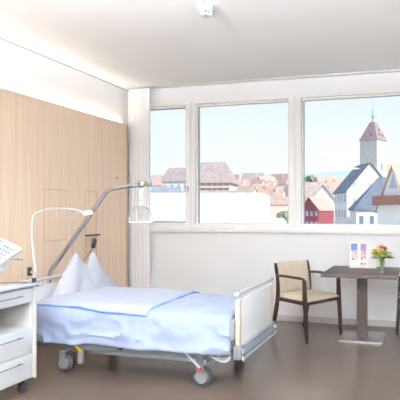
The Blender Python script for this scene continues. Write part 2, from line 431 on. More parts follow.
# pale blue duvet cover draped over the bed
def profile(off, near, far, pts=64):
    P = [(Y0-.062, near), (Y0-.058, .42), (Y0-.052, .515), (Y0-.03, .555), (Y0+.03, .570), (Y0+.25, .576), (3.85,.578), (Y1-.15,.576), (Y1-.03,.568), (Y1+.03,.54), (Y1+.045,.46), (Y1+.05, far)]
    P = [Vector((a, b)) for a, b in P]
    L = [0]
    for a, b in zip(P, P[1:]): L.append(L[-1]+(b-a).length)
    out = []
    for i in range(pts+1):
        s = L[-1]*i/pts; k = max(j for j in range(len(L)-1) if L[j] <= s+1e-9)
        f = (s-L[k])/(L[k+1]-L[k]); p = P[k].lerp(P[k+1], f); d = (P[k+1]-P[k]).normalized()
        nrm = Vector((-d.y, d.x)); out.append((p+nrm*off, nrm))
    return out
def duvet_mesh(x0, x1, off, near, far, nx=110, pts=70, amp=1, endround=True, seed=0.):
    pr = profile(off, near, far, pts); t = bmesh.new(); g = []
    for i in range(nx+1):
        u = i/nx; x = x0+(x1-x0)*u; row = []
        for j, (p, nrm) in enumerate(pr):
            v = j/pts; y, z = p
            side = max(0, min(1, (.56-z)/.25))
            q = Vector((x*2.1-z*3.2+y*1.2, z*5+x*1.6, y*3+seed))
            d = (.012+.018*side)*amp*noise.noise(q*1.3)
            ridge = 1-abs(noise.noise(Vector((x*1.5+z*4.5-y*2, z*3-x*3.4, seed+3))*1.2))*2.6
            d += .022*amp*max(0, ridge)**2*(.45+side)
            d += .006*amp*noise.noise(Vector((x*14, y*14, z*14+seed)))
            hem = (.018*noise.noise(Vector((x*2.6, seed, 1)))+.008*noise.noise(Vector((x*9, 4, seed))))*side
            zz = z+nrm.y*d+hem; yy = y+nrm.x*d
            xx = x
            if endround:
                e = max(0, (u-.955)/.045); zz -= .03*e*e*(1-side); xx += .012*noise.noise(Vector((y*5,z*6,seed)))*(u)
                yy += (.02*e*e if y < 3.8 else -.02*e*e)*side
            row.append(t.verts.new((xx, yy, zz)))
        g.append(row)
    for i in range(nx):
        for j in range(pts): t.faces.new((g[i][j], g[i+1][j], g[i+1][j+1], g[i][j+1]))
    return t
def with_solid(o, th):
    m = o.modifiers.new('thickness', 'SOLIDIFY'); m.thickness = th; m.offset = -1
    return o
m = MB(); m.add(duvet_mesh(-3.19, -1.385, .012, .284, .36))
d = m.build('duvet', M['duvet'], None, (-2.37,3.85,.36)); with_solid(d, .012)
tag(d, 'pale blue duvet cover draped over the bed down its sides', 'duvet')

# folded top cover, white-blue with blue piping
def top_fold():
    x0, x1 = -3.13, -2.085; nx, ny = 70, 44; t = bmesh.new(); up = []; dn = []
    pr = profile(.028, .30, .36, 240)
    pr = [p for p, n in pr if (p.y > .552 and p.x < 3.8) or (p.y > .55 and p.x >= 3.8)]
    for i in range(nx+1):
        u = i/nx; ru = []; rd = []
        for j in range(ny+1):
            k0 = 5*(1-u); k = k0+j/ny*(len(pr)-1-k0); a = int(k); b = min(a+1, len(pr)-1); p = pr[a].lerp(pr[b], k-a)
            x = x0+(x1+.0*j-x0)*u - .02*(1-j/ny)*0
            e = min(1, (1-u)*nx/3, )**.5; ee = min(1, j/2, (ny-j)/2)**.5
            th = .020*e*max(.15, ee)
            w = .006*noise.noise(Vector((x*5, p.x*5, 2)))+.003*noise.noise(Vector((x*17, p.x*17, 5)))
            x += .008*noise.noise(Vector((p.x*4, 1, 1)))*u
            ru.append(t.verts.new((x, p.x, p.y-.006+th+w))); rd.append(t.verts.new((x, p.x, p.y-.008+w*.5)))
        up.append(ru); dn.append(rd)
    for i in range(nx):
        for j in range(ny):
            t.faces.new((up[i][j], up[i+1][j], up[i+1][j+1], up[i][j+1])); t.faces.new((dn[i][j], dn[i][j+1], dn[i+1][j+1], dn[i+1][j]))
    for i in range(nx):
        t.faces.new((up[i][0], dn[i][0], dn[i+1][0], up[i+1][0])); t.faces.new((up[i][ny], up[i+1][ny], dn[i+1][ny], dn[i][ny]))
    for j in range(ny):
        t.faces.new((up[0][j], up[0][j+1], dn[0][j+1], dn[0][j])); t.faces.new((up[nx][j], dn[nx][j], dn[nx][j+1], up[nx][j+1]))
    edge = [up[i][0].co.copy()+Vector((0,-.006,-.004)) for i in range(0, nx+1, 2)]
    edge2 = [up[nx][j].co.copy()+Vector((.006,0,-.002)) for j in range(0, ny+1, 2)]
    return t, edge, edge2
tf, e1, e2 = top_fold()
org = (-2.7, 3.85, .58)
m = MB(); m.add(tf)
fd = m.build('folded_blanket', M['sheet'], None, org)
tag(fd, 'white blanket with blue piping folded across the head half of the bed', 'blanket')
MB().tube(e1+[e1[-1]*.5+e2[1]*.5]+e2[1:], .0075, 8).build('piping', M['blue'], fd, org)

# pillow with a chop in the middle: two upright corners
def pillow():
    t = bmesh.new(); n = 44; F = []; K = []
    KP = [(-1,.03),(-.32,.408),(-.04,.255),(.22,.400),(1,.03)]
    def raw(s):
        for (a, p), (b_, q_) in zip(KP, KP[1:]):
            if s <= b_: return p+(q_-p)*(s-a)/(b_-a)
        return .02
    def outline(s, v):
        top = sum(raw(max(-1, min(1, s+k*.012))) for k in (-1,0,1))/3
        return 3.60+.425*(s+1)+.015*math.sin(v*PI)*s, 0., top*v
    for i in range(n+1):
        s = -1+2*i/n; rf = []; rb = []
        for j in range(n+1):
            v = j/n
            y, _, h = outline(s, v)
            edge = (1-abs(s)**6)*(1-(2*v-1)**6 if v > .5 else 1-(1-2*v)**8*.4)
            th = .068*max(0, edge)**.5*(1-.45*math.exp(-((s+.12+.35*(1-v))/.16)**2))*(1-.55*v)
            w = .010*noise.noise(Vector((s*2.6, v*2.6, 1)))+.004*noise.noise(Vector((s*8, v*8, 3)))
            cx = -3.09-.08*v+.035*math.exp(-(s/.3)**2)*v-.0*s
            z = .572+h-.02*(abs(s)**3)*(1-v)
            rf.append(t.verts.new((cx+th+w, y, z))); rb.append(t.verts.new((cx-th+w, y, z)))
        F.append(rf); K.append(rb)
    for i in range(n):
        for j in range(n):
            t.faces.new((F[i][j], F[i+1][j], F[i+1][j+1], F[i][j+1])); t.faces.new((K[i][j], K[i][j+1], K[i+1][j+1], K[i+1][j]))
    for i in range(n):
        t.faces.new((F[i][0], K[i][0], K[i+1][0], F[i+1][0])); t.faces.new((F[i][n], F[i+1][n], K[i+1][n], K[i][n]))
    for j in range(n):
        t.faces.new((F[0][j], F[0][j+1], K[0][j+1], K[0][j])); t.faces.new((F[n][j], K[n][j], K[n][j+1], F[n][j+1]))
    m = MB(); m.add(t); return m
p = pillow().build('pillow', M['pillow'], None, (-3.05, 3.9, .61))
sm = p.modifiers.new('soft', 'SUBSURF'); sm.levels = 1; sm.render_levels = 1
tag(p, 'white pillow propped on the bed with a dent between two pointed corners', 'pillow')

# lifting pole with grip
LP = (-3.40, 3.86, 0)
t = thing('lifting_pole', 'chromed bent patient lifting pole at the head of the bed', 'lifting pole', (-3.43,3.86,.3))
o3 = (-3.43,3.86,.3)
pts = fillet([(-3.435,3.86,.335), (-3.43,3.86,.775), (-2.79,3.86,1.562), (-2.455,3.86,1.605)], .055, 8)
MB().tube(pts, .0185, 16).build('pole', M['pole'], t, o3)
MB().lathe([(.012,-.012),(.03,-.012),(.03,.012),(.012,.012)], (-2.455,3.86,1.603), 20, axis='X').build('end_stop', M['grey'], t, o3)
MB().lathe([(.028,.33),(.028,.40)], (-3.435,3.86,0), 18).build('socket', M['grey'], t, o3)
cl = MB(); cl.lathe([(.012,-.02),(.030,-.014),(.034,0),(.030,.014),(.012,.02)], (-2.452,3.86,1.604), 24, axis='Y'); cl.lathe([(.006,-.014),(.024,-.01),(.024,.01),(.006,.014)], (-2.408,3.86,1.612), 16, axis='X'); cl.lathe([(.006,-.014),(.022,-.008),(.022,.008),(.006,.014)], (-2.372,3.86,1.60), 16, axis='X')
cl.build('clamp', M['steel'], t, o3)
GR = thing('trapeze_grip', 'white bow-shaped grab handle hanging on a strap from the lifting pole', 'grab handle', (-2.452,3.86,1.26))
og = (-2.452,3.86,1.26); gm = Matrix.Translation((-2.452,3.86,0)) @ Matrix.Rotation(R(28),4,'Z')
MB().box(-.018,.018,-.003,.003,1.435,1.583,.001, mx=gm).build('strap', M['lgrey'], GR, og)
MB().box(-.024,.024,-.014,.014,1.415,1.45,.006, mx=gm).build('strap_buckle', M['beige'], GR, og)
bow = [(-.100,0,1.272),(-.098,0,1.30),(-.082,0,1.352),(-.055,0,1.392),(-.022,0,1.412),(.022,0,1.412),(.055,0,1.392),(.082,0,1.352),(.098,0,1.30),(.100,0,1.272)]
MB().tube([Vector(q) for q in bow], .006, 10, mx=gm).build('bow', M['lgrey'], GR, og)
MB().tube([(-.104,0,1.27),(-.09,0,1.262),(0,0,1.256),(.09,0,1.262),(.104,0,1.27)], [.007,.0095,.010,.0095,.007], 12, mx=gm).build('hand_bar', M['white2'], GR, og)

# ------------------------------------------------------------------ bedside cabinet
CX0, CX1, CY0, CY1 = -3.30, -2.85, 2.47, 3.052
oc = ((CX0+CX1)/2, (CY0+CY1)/2, 0)
cab = thing('bedside_cabinet', 'white bedside cabinet with drawers and an open niche on casters', 'cabinet', oc)
def cb(m, name, mt, parent=cab, **k): return m.build(name, M[mt], parent, oc, **k)
b = MB()
b.box(CX0, CX1-.02, CY1-.02, CY1, .105, .792); b.box(CX0, CX1-.02, CY0, CY0+.02, .105, .792)
b.box(CX0, CX0+.015, CY0, CY1, .105, .792); b.box(CX0, CX1-.02, CY0, CY1, .105, .125)
b.box(CX0, CX1-.02, CY0, CY1, .47, .487); b.box(CX0, CX1-.02, CY0, CY1, .672, .685)
cb(b, 'body', 'inner', smooth=False)
cb(MB().box(CX1-.03, CX1+.008, CY1+.002, CY1+.016, .095, .79, .002), 'corner_profile', 'beige')
cb(MB().box(CX1-.02, CX1+.004, CY1-.014, CY1+.002, .105, .792), 'side_edge', 'white', smooth=False)
cb(MB().box(CX0-.01, CX1+.012, CY0-.01, CY1+.01, .792, .814, .006), 'worktop', 'white')
rl = cb(MB().tube([(CX1+.022, CY0-.01, .806), (CX1+.022, CY1+.04, .806)], .009, 10), 'front_rail', 'bgrey')
cb(MB().box(CX1-.055, CX1+.036, CY1+.014, CY1+.06, .787, .812, .006), 'rail_bracket', 'lgrey', rl)
for zz, z2, nm in ((.680,.786,'drawer'), (.297,.482,'drawer'), (.108,.292,'drawer')):
    dr = cb(MB().box(CX1-.02, CX1, CY0+.003, CY1-.016, zz, z2, .003), nm, 'white')
    hz = z2-.05
    h = MB().box(CX1+.014, CX1+.021, CY0+.10, CY1-.12, hz-.0035, hz+.0035, .0015)
    h.box(CX1, CX1+.016, CY0+.12, CY0+.128, hz-.004, hz+.004); h.box(CX1, CX1+.016, CY1-.148, CY1-.14, hz-.004, hz+.004)
    cb(h, 'handle', 'grey', dr)
for x in (CX0+.05, CX1-.055):
    for y in (CY0+.05, CY1-.065):
        f = MB().box(x-.012, x+.012, y-.02, y+.02, .06, .105, .004); c_ = cb(f, 'caster', 'black')
        cb(MB().lathe([(.012,-.018),(.032,-.016),(.036,-.01),(.036,-.003),(.03,0),(.036,.003),(.036,.01),(.032,.016),(.012,.018)], (x, y+.012, .036), 24, axis='X'), 'wheel', 'tyre', c_)
        cb(MB().lathe([(.003,.0),(.012,.0),(.012,.003),(.003,.004)], (x+.018, y+.012, .036), 16, axis='X'), 'hub', 'chrome', c_)

# reading lamp clamped on the cabinet rail
ol = (-2.885, 3.090, .79)
lp = thing('reading_lamp', 'slim white gooseneck reading lamp fixed to the cabinet corner', 'lamp', ol)
A = Vector((-2.885, 3.090, 0)); Dv = (Vector((-2.615, 3.36, 0))-A)
def al(f, z): return (A.x+Dv.x*f, A.y+Dv.y*f, z)
MB().tube([al(.0,.79), al(0,.90)], .013, 12).build('mounting_pin', M['chrome'], lp, ol)
MB().lathe([(.015,.816),(.015,.85)], (A.x,A.y,0), 14).build('black_collar', M['black'], lp, ol)
MB().tube([al(.03,.885), al(.015,.93), al(-.02,1.05), al(-.04,1.20), al(-.035,1.262)], [.012,.010,.008,.0065,.006], 12).build('stem', M['white2'], lp, ol)
MB().tube(fillet([al(-.035,1.26), al(-.02,1.345), al(.30,1.392), al(.86,1.372)], .10, 10), .0055, 10).build('gooseneck', M['lgrey'], lp, ol)
hx = Matrix.Translation(al(1.0,1.352)) @ Matrix.Rotation(math.atan2(Dv.y,Dv.x),4,'Z') @ Matrix.Rotation(R(-8),4,'Y')
sh = MB().lathe([(.010,.018),(.030,.015),(.038,.004),(.041,-.018),(.038,-.018),(.033,.002)], (0,0,0), 28, mx=hx); sh.box(-.07,-.03,-.014,.014,.004,.02,.005, mx=hx)
sh.build('lamp_head', M['white2'], lp, ol)
MB().lathe([(.0001,-.016),(.038,-.016),(.038,-.018),(.0001,-.018)], (0,0,0), 24, mx=hx).build('lens', M['lgrey'], lp, ol)
MB().tube([al(.80,1.368), al(.70,1.30)], [.003,.004], 8).build('switch_lever', M['lgrey'], lp, ol)
MB().box(A.x-.055, A.x-.03, A.y-.012, A.y+.012, .865, .93, .004).build('clamp_knob', M['black'], lp, ol)
MB().box(A.x-.035, A.x, A.y-.006, A.y+.006, .885, .90, .002).build('clamp_arm', M['lgrey'], lp, ol)

# bedside telephone terminal on a short stand
ot = (-3.0, 2.80, .814)
ph = thing('bedside_telephone', 'white bedside telephone with green grey display on a bracket above the cabinet', 'telephone', ot)
pm = Matrix.Translation((-2.98, 2.865, 1.052)) @ Matrix.Rotation(R(-4),4,'Z') @ Matrix.Rotation(R(20),4,'Y') @ Matrix.Rotation(R(30),4,'X')
pb = MB().box(-.10,.10,-.12,.12,-.014,.022,.014,3, mx=pm).build('housing', M['white2'], ph, ot)
MB().box(-.092,-.036,-.02,.10,.019,.038,.006,2, mx=pm).build('display_hood', M['white2'], ph, ot)
MB().box(-.084,-.044,-.01,.085,.036,.0405,.001, mx=pm).build('display', M['display'], ph, ot)
for i in range(4):
    for j in range(5): MB().box(-.020+i*.027,-.002+i*.027,-.085+j*.034,-.064+j*.034,.021,.026,.002, mx=pm).build('key', M['key'], ph, ot)
MB().tube(fillet([(-.118,-.10,.02),(-.118,-.07,.035),(-.118,.06,.035),(-.118,.09,.02)],.03), .016, 12, mx=pm).build('receiver', M['lgrey'], ph, ot)
MB().tube(fillet([(-2.99,2.96,1.01),(-2.98,2.99,1.0),(-2.90,3.0,1.0),(-2.86,2.97,1.005),(-2.87,2.92,1.02)],.03), .009, 10).build('carry_loop', M['white2'], ph, ot)
MB().tube(fillet([(-3.0,2.76,.818),(-3.0,2.76,.96),(-2.97,2.86,1.055)],.03), .014, 10).build('stand', M['white2'], ph, ot)
MB().lathe([(.02,.814),(.055,.815),(.055,.820),(.02,.828)], (-3.0,2.76,0), 24).build('stand_foot', M['white2'], ph, ot)
MB().lathe([(.012,.91),(.04,.915),(.055,.93),(.058,.955),(.05,.985),(.02,1.03)], (-2.985,2.865,0), 28).build('speaker_dome', M['white2'], ph, ot)
cbl = MB().tube(fillet([(-3.05,2.66,.818),(-3.12,2.75,.818),(-3.20,2.90,.818),(-3.12,2.98,.818),(-2.98,3.03,.818),(-2.90,3.04,.818)],.06), .0035, 8)
tag(cbl.build('power_cable', M['black'], None, (-3.0,2.95,.80)), 'thin black cable lying across the top of the bedside cabinet', 'cable')

# wall hook rail and nurse call handset
oh = (XP, 4.93, 1.08)
hk = thing('hook_rail', 'short dark wooden hook rail on the oak wall behind the pillow', 'hook rail', oh)
MB().box(XP+.001, XP+.022, 4.80, 5.035, 1.072, 1.09, .003).build('rail', M['dwood'], hk, oh)
for yy in (4.83, 4.93, 5.0): MB().tube(fillet([(XP+.02,yy,1.08),(XP+.045,yy,1.075),(XP+.045,yy,1.095)],.01,4), .004, 8).build('hook', M['dgrey'], hk, oh)
on = (XP+.05, 4.90, 1.0)
nh = thing('call_handset', 'black corded call handset hanging from the wall hook', 'call handset', on)
hmx = Matrix.Translation((XP+.052, 4.885, .985)) @ Matrix.Rotation(R(-22),4,'X')
MB().box(-.014,.014,-.027,.027,-.055,.055,.012,3, mx=hmx).build('housing', M['black'], nh, on)
MB().box(.012,.0165,-.012,.012,.005,.03,.003, mx=hmx).build('call_button', M['dgrey'], nh, on)
MB().tube(fillet([(XP+.05,4.93,1.078),(XP+.05,4.925,1.055),(XP+.052,4.905,1.035)],.01), .0035, 8).build('hanging_loop', M['dgrey'], nh, on)
MB().tube(fillet([(XP+.052,4.865,.935),(XP+.05,4.80,.87),(XP+.04,4.73,.80),(XP+.02,4.70,.70),(XP+.012,4.68,.5)],.08), .004, 8).build('cord', M['dgrey'], nh, on)

# ------------------------------------------------------------------ armchairs
def taperleg(p, w=.036, d=.030):
    """p: list of (x,y,z,scale) centre points bottom to top, rectangular section"""
    t = bmesh.new(); rings = []
    for x, y, z, s in p:
        a, b = d*s/2, w*s/2
        rings.append([t.verts.new((x+i, y+j, z)) for i, j in ((-b,-a),(b,-a),(b,a),(-b,a))])
    for r, q in zip(rings, rings[1:]):
        for k in range(4): t.faces.new((r[k], r[(k+1)%4], q[(k+1)%4], q[k]))
    t.faces.new(rings[0][::-1]); t.faces.new(rings[-1])
    es = [e for e in t.edges if abs((e.verts[0].co-e.verts[1].co).z) > .005]
    bmesh.ops.bevel(t, geom=es, offset=.006, segments=2, affect='EDGES')
    m = MB(); m.add(t); return m
def interp(P, n=16):
    out = []
    for i in range(n+1):
        t = i/n*(len(P)-1); k = min(int(t), len(P)-2); f = t-k
        p0, p1, p2, p3 = P[max(k-1,0)], P[k], P[k+1], P[min(k+2,len(P)-1)]
        out.append(tuple(.5*((2*b)+(-a+c)*f+(2*a-5*b+4*c-d)*f*f+(-a+3*b-3*c+d)*f**3) for a,b,c,d in zip(p0,p1,p2,p3)))
    return out
def make_chair(label):
    r = thing('armchair', label, 'chair', (0,0,0), 0, 'armchairs at the small table')
    for s in (-1, 1):
        taperleg(interp([(.285,.262*s,0,.72),(.272,.262*s,.2,.95),(.255,.262*s,.42,1.1),(.25,.262*s,.56,1.0),(.246,.262*s,.650,.95)])).build('leg', M['dwood'], r)
        taperleg(interp([(-.285,.245*s,0,.75),(-.235,.245*s,.2,1.0),(-.19,.245*s,.42,1.15),(-.19,.245*s,.6,1.0),(-.228,.245*s,.79,.75)])).build('leg', M['dwood'], r)
        a = MB().tube(fillet([(-.195,.25*s,.655),(-.10,.264*s,.664),(.20,.264*s,.662),(.246,.262*s,.652),(.250,.262*s,.60)],.03,5), .0145, 12)
        a.build('armrest', M['dwood'], r)
    f = MB(); f.box(-.19,.25,-.258,-.236,.385,.425,.004); f.box(-.19,.25,.236,.258,.385,.425,.004); f.box(.235,.262,-.25,.25,.385,.425,.004); f.box(-.205,-.18,-.24,.24,.385,.425,.004)
    f.build('seat_frame', M['dwood'], r)
    # upholstered seat, domed
    t = bmesh.new(); n = 20; top = []
    bmesh.ops.create_grid(t, x_segments=n, y_segments=n, size=1)
    for v in t.verts:
        u, w_ = v.co.x, v.co.y
        e = (1-u**6)*(1-w_**6)
        v.co = Vector((.042+.232*u-.01*w_*w_*0, .236*w_*(1+.04*u), .432+.036*max(0,e)**.35+.006*(1-u*u)*(1-w_*w_)))
    fs = list(t.faces); ret = bmesh.ops.extrude_face_region(t, geom=fs)
    for g_ in ret['geom']:
        if isinstance(g_, bmesh.types.BMVert): g_.co.z = .424
    m = MB(); m.add(t); m.build('seat', M['cream'], r)
    # backrest: curved upholstered panel between the posts
    t = bmesh.new(); n = 18; Fv = []; Bv = []
    for i in range(n+1):
        s = -1+2*i/n; a = []; b = []
        for j in range(n+1):
            v = j/n; z = .462+.328*v
            cx = -.172-.052*v**1.4-.02*(1-s*s)+.012*0
            e = (max(0, 1-s**8)*max(0, 1-(2*v-1)**8))**.4
            a.append(t.verts.new((cx+.006+.020*e, .232*s, z+.004*(1-s*s)*v))); b.append(t.verts.new((cx-.004-.010*e, .232*s, z+.004*(1-s*s)*v)))
        Fv.append(a); Bv.append(b)
    for i in range(n):
        for j in range(n):
            t.faces.new((Fv[i][j], Fv[i+1][j], Fv[i+1][j+1], Fv[i][j+1])); t.faces.new((Bv[i][j], Bv[i][j+1], Bv[i+1][j+1], Bv[i+1][j]))
    for i in range(n):
        t.faces.new((Fv[i][0], Bv[i][0], Bv[i+1][0], Fv[i+1][0])); t.faces.new((Fv[i][n], Fv[i+1][n], Bv[i+1][n], Bv[i][n]))
    for j in range(n):
        t.faces.new((Fv[0][j], Fv[0][j+1], Bv[0][j+1], Bv[0][j])); t.faces.new((Fv[n][j], Bv[n][j], Bv[n][j+1], Fv[n][j+1]))
    m = MB(); m.add(t); m.build('backrest', M['cream'], r)
    return r
ch1 = make_chair('dark wooden armchair with cream seat and back, left of the table')
ch1.location = (-1.236, 5.176, 0); ch1.rotation_euler.z = R(-32)
ch2 = copy_tree(ch1); ch2['label'] = 'dark armchair at the right picture edge, only a leg in view beside the table'
ch2.location = (.115, 5.27, 0); ch2.rotation_euler.z = R(205)

# ------------------------------------------------------------------ table and what stands on it
TZ = .73
ott = (-.60, 5.15, 0)
tb = thing('pedestal_table', 'dark wooden square pedestal table under the right window', 'table', ott)
MB().box(-.985, -.222, 4.765, 5.535, TZ-.034, TZ, .003).build('tabletop', M['dtop'], tb, ott)
MB().box(-.85, -.36, 4.93, 5.40, TZ-.05, TZ-.034).build('mounting_plate', M['black'], tb, ott)
MB().box(-.665, -.562, 5.13, 5.235, .03, TZ-.05, .003).build('column', M['dwood'], tb, ott)
MB().box(-.670, -.557, 5.125, 5.240, .014, .03, .001).build('column_collar', M['dgrey'], tb, ott)
MB().box(-.842, -.386, 4.985, 5.44, 0, .014, .002).build('base_plate', M['steel'], tb, ott)
# folded leaflet with three panels
ol_ = (-.62, 5.40, TZ)
lf = thing('photo_leaflet', 'white zigzag folded leaflet with two town photographs standing on the table', 'leaflet', ol_)
xs_ = [-.775, -.665, -.575, -.48]; ys_ = [5.345, 5.375, 5.345, 5.375]
for i in range(3):
    a = Vector((xs_[i], ys_[i], 0)); b_ = Vector((xs_[i+1], ys_[i+1], 0)); d_ = (b_-a); L = d_.length; ang = math.atan2(d_.y, d_.x)
    mx = Matrix.Translation((a.x, a.y, TZ)) @ Matrix.Rotation(ang, 4, 'Z')
    pnl = MB().box(0, L, -.0008, .0008, .001, .282 if i < 2 else .262, mx=mx).build('leaf_panel', M['paper'], lf, ol_, smooth=False)
    if i < 2:
        x0 = .018 if i == 0 else .012; x1 = x0+.070
        MB().box(x0, x1, -.0016, -.0008, .195, .272, mx=mx).build('sky_picture', M['skyblue' if i == 0 else 'skyviolet'], pnl, ol_, smooth=False)
        MB().box(x0, x1, -.0016, -.0008, .142, .193, mx=mx).build('roof_picture', M['town_print'], pnl, ol_, smooth=False)
        MB().box(x0, x1, -.0016, -.0008, .085, .136, mx=mx).build('town_picture', M['town_print2' if i == 0 else 'town_print'], pnl, ol_, smooth=False)
        if i == 1: MB().box(x0, x1, -.0016, -.0008, .035, .062, mx=mx).build('houses_picture', M['town_print3'], pnl, ol_, smooth=False)
# glass vase
V = Vector((-.392, 5.03, TZ))
vs = MB().lathe([(.001,0),(.027,.0),(.030,.004),(.026,.05),(.029,.11),(.033,.125),(.0305,.125),(.026,.11),(.023,.05),(.026,.012),(.001,.012)], V, 28).build('glass_vase', M['vglass'], None, V)
tag(vs, 'small clear glass vase on the table', 'vase')
bq = thing('flower_bouquet', 'bouquet of pink, orange, yellow and white flowers with green leaves', 'bouquet', V)
def bp(m, name, mt): return m.build(name, M[mt], bq, V)
heads = [(-.045,-.05,.205,'orange',.040),(-.005,-.03,.255,'pink',.046),(.03,0,.245,'pink',.036),(.058,-.03,.21,'wpetal',.036),(-.02,-.065,.195,'lime',.040),(.026,-.068,.20,'lime',.040),(-.068,0,.22,'ypetal',.040),(0,.045,.235,'ypetal',.036),(.075,.02,.195,'lime',.036),(-.085,-.03,.19,'lime',.032),(.004,-.072,.228,'ypetal',.030),(.035,.05,.22,'orange',.034),(.05,-.055,.175,'lime',.034),(-.055,-.06,.175,'lime',.034),(.0,-.09,.175,'ypetal',.026)]
st = MB()
for (x, y, z, mt, rr) in heads:
    st.tube([V+Vector((x*.12,y*.12,.014)), V+Vector((x*.15,y*.15,.12)), V+Vector((x,y,z-.01))], .0022, 6)
    f = MB(); c0 = V+Vector((x,y,z))
    rr *= 1.15
    for ring, (nn, rad, tilt) in enumerate(((9, rr, .2), (8, rr*.8, .6), (6, rr*.55, 1.0))):
        for k in range(nn):
            a = 2*PI*k/nn+ring*.4
            dirv = Vector((math.cos(a)*math.cos(tilt), math.sin(a)*math.cos(tilt), math.sin(tilt)))
            tn = Vector((-math.sin(a), math.cos(a), 0)); pw = rad*.5
            f.poly([c0, c0+dirv*rad*.55+tn*pw, c0+dirv*rad, c0+dirv*rad*.55-tn*pw, c0+dirv*rad*.5-Vector((0,0,.004))], [(0,1,2,4),(0,4,2,3)])
    f.blob(c0+Vector((0,0,rr*.3)), rr*.42, 1, .2, 4)
    bp(f, 'flower', mt)
bp(st, 'stems', 'stem')
random.seed(11)
for k in range(34):
    a = random.uniform(0, 2*PI); L = random.uniform(.06,.115); el = random.uniform(-.15,.75)
    if k < 10: el = random.uniform(-.25,.1)
    s0 = V+Vector((math.cos(a)*.012, math.sin(a)*.012, .13)); d0 = Vector((math.cos(a)*math.cos(el), math.sin(a)*math.cos(el), math.sin(el)))
    mid = V+Vector((math.cos(a)*.035, math.sin(a)*.035, .155+.03*max(0,el))); tn = Vector((-math.sin(a), math.cos(a), .1)); w0 = .014
    tip = mid+d0*L
    bp(MB().poly([s0, mid+tn*.004, mid-tn*.004, mid+d0*L*.4+tn*w0, mid+d0*L*.4-tn*w0, mid+d0*L*.4+Vector((0,0,.006)), tip], [(0,1,2),(1,3,5,2),(2,5,4),(5,3,6),(5,6,4)]), 'leaf', 'leaf')

# ------------------------------------------------------------------ the old town outside
YAW = math.atan2(121, 481.24)
def T(l, d, z=0): return (math.cos(YAW)*l-math.sin(YAW)*d, math.sin(YAW)*l+math.cos(YAW)*d, z)
GZ = -9.0
g = MB(); g.poly([T(-500,8,GZ),T(700,8,GZ),T(700,1100,GZ),T(-500,1100,GZ),T(-500,8,GZ-.5),T(700,8,GZ-.5),T(700,1100,GZ-.5),T(-500,1100,GZ-.5)], [(0,1,2,3),(4,5,6,7),(0,1,5,4),(1,2,6,5),(2,3,7,6),(3,0,4,7)])
M['ground'] = mat('pale_street_ground', (190,186,176), .95, vary=.1, scale=.2)
struct(g.build('ground', M['ground'], smooth=False))
def hills():
    t = bmesh.new(); rows = []
    for j in range(5):
        row = []
        for i in range(81):
            l = -620+i*18; d = 800+j*60
            h = [GZ, 40, 70, 84, 76][j]*1.0
            if j: h = h*(.93+.16*noise.noise(Vector((l*.004, j*.3, 0)))) + (10 if l < 0 else 0)*0
            row.append(t.verts.new(T(l, d, h)))
        rows.append(row)
    for a, b in zip(rows, rows[1:]):
        for i in range(80): t.faces.new((a[i], a[i+1], b[i+1], b[i]))
    m = MB(); m.add(t); return m
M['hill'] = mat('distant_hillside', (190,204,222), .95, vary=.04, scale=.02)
struct(hills().build('distant_hills', M['hill']))

WM = {k: mat('render_'+k, c, .9, vary=.03, scale=.5) for k, c in dict(white=(228,227,226), cream=(230,220,208), grey=(196,204,214), rose=(226,200,190), beige=(230,212,196), pale=(228,226,224), red=(160,84,92)).items()}
RM = {k: tile_mat('tiles_'+k, c) for k, c in dict(beige=(206,184,174), rose=(200,172,162), orange=(216,182,164), brown=(192,172,166), slate=(128,136,150), grey=(166,166,174), redbrown=(176,140,132)).items()}  # tiles paled and desaturated: distance haze put into their colour
M['pane_far'] = mat('house_window_glass', (120,134,156), .2, vary=.1, scale=1)
M['shutter'] = mat('blue_grey_shutter', (176,186,200), .6, vary=.08)
M['teal'] = mat('green_shutter', (150,190,176), .6, vary=.08)
M['timber'] = mat('brown_balcony_timber', (150,104,84), .7, vary=.25, scale=3, stretch=(4,4,.5))
M['copper'] = mat('verdigris_copper', (150,196,190), .6, vary=.1, scale=2)
M['hoodtile'] = mat('dormer_tile', (150,126,126), .9)
M['stone'] = mat('tower_stone', (196,196,194), .9, vary=.16, scale=1.5)
M['towertile'] = tile_mat('tiles_tower', (178,156,156), 3, .12)
M['pinkband'] = mat('pink_balcony_band', (232,190,182), .8, vary=.05)
M['whiteb'] = mat('bright_white_render', (250,250,250), .8, vary=.01)

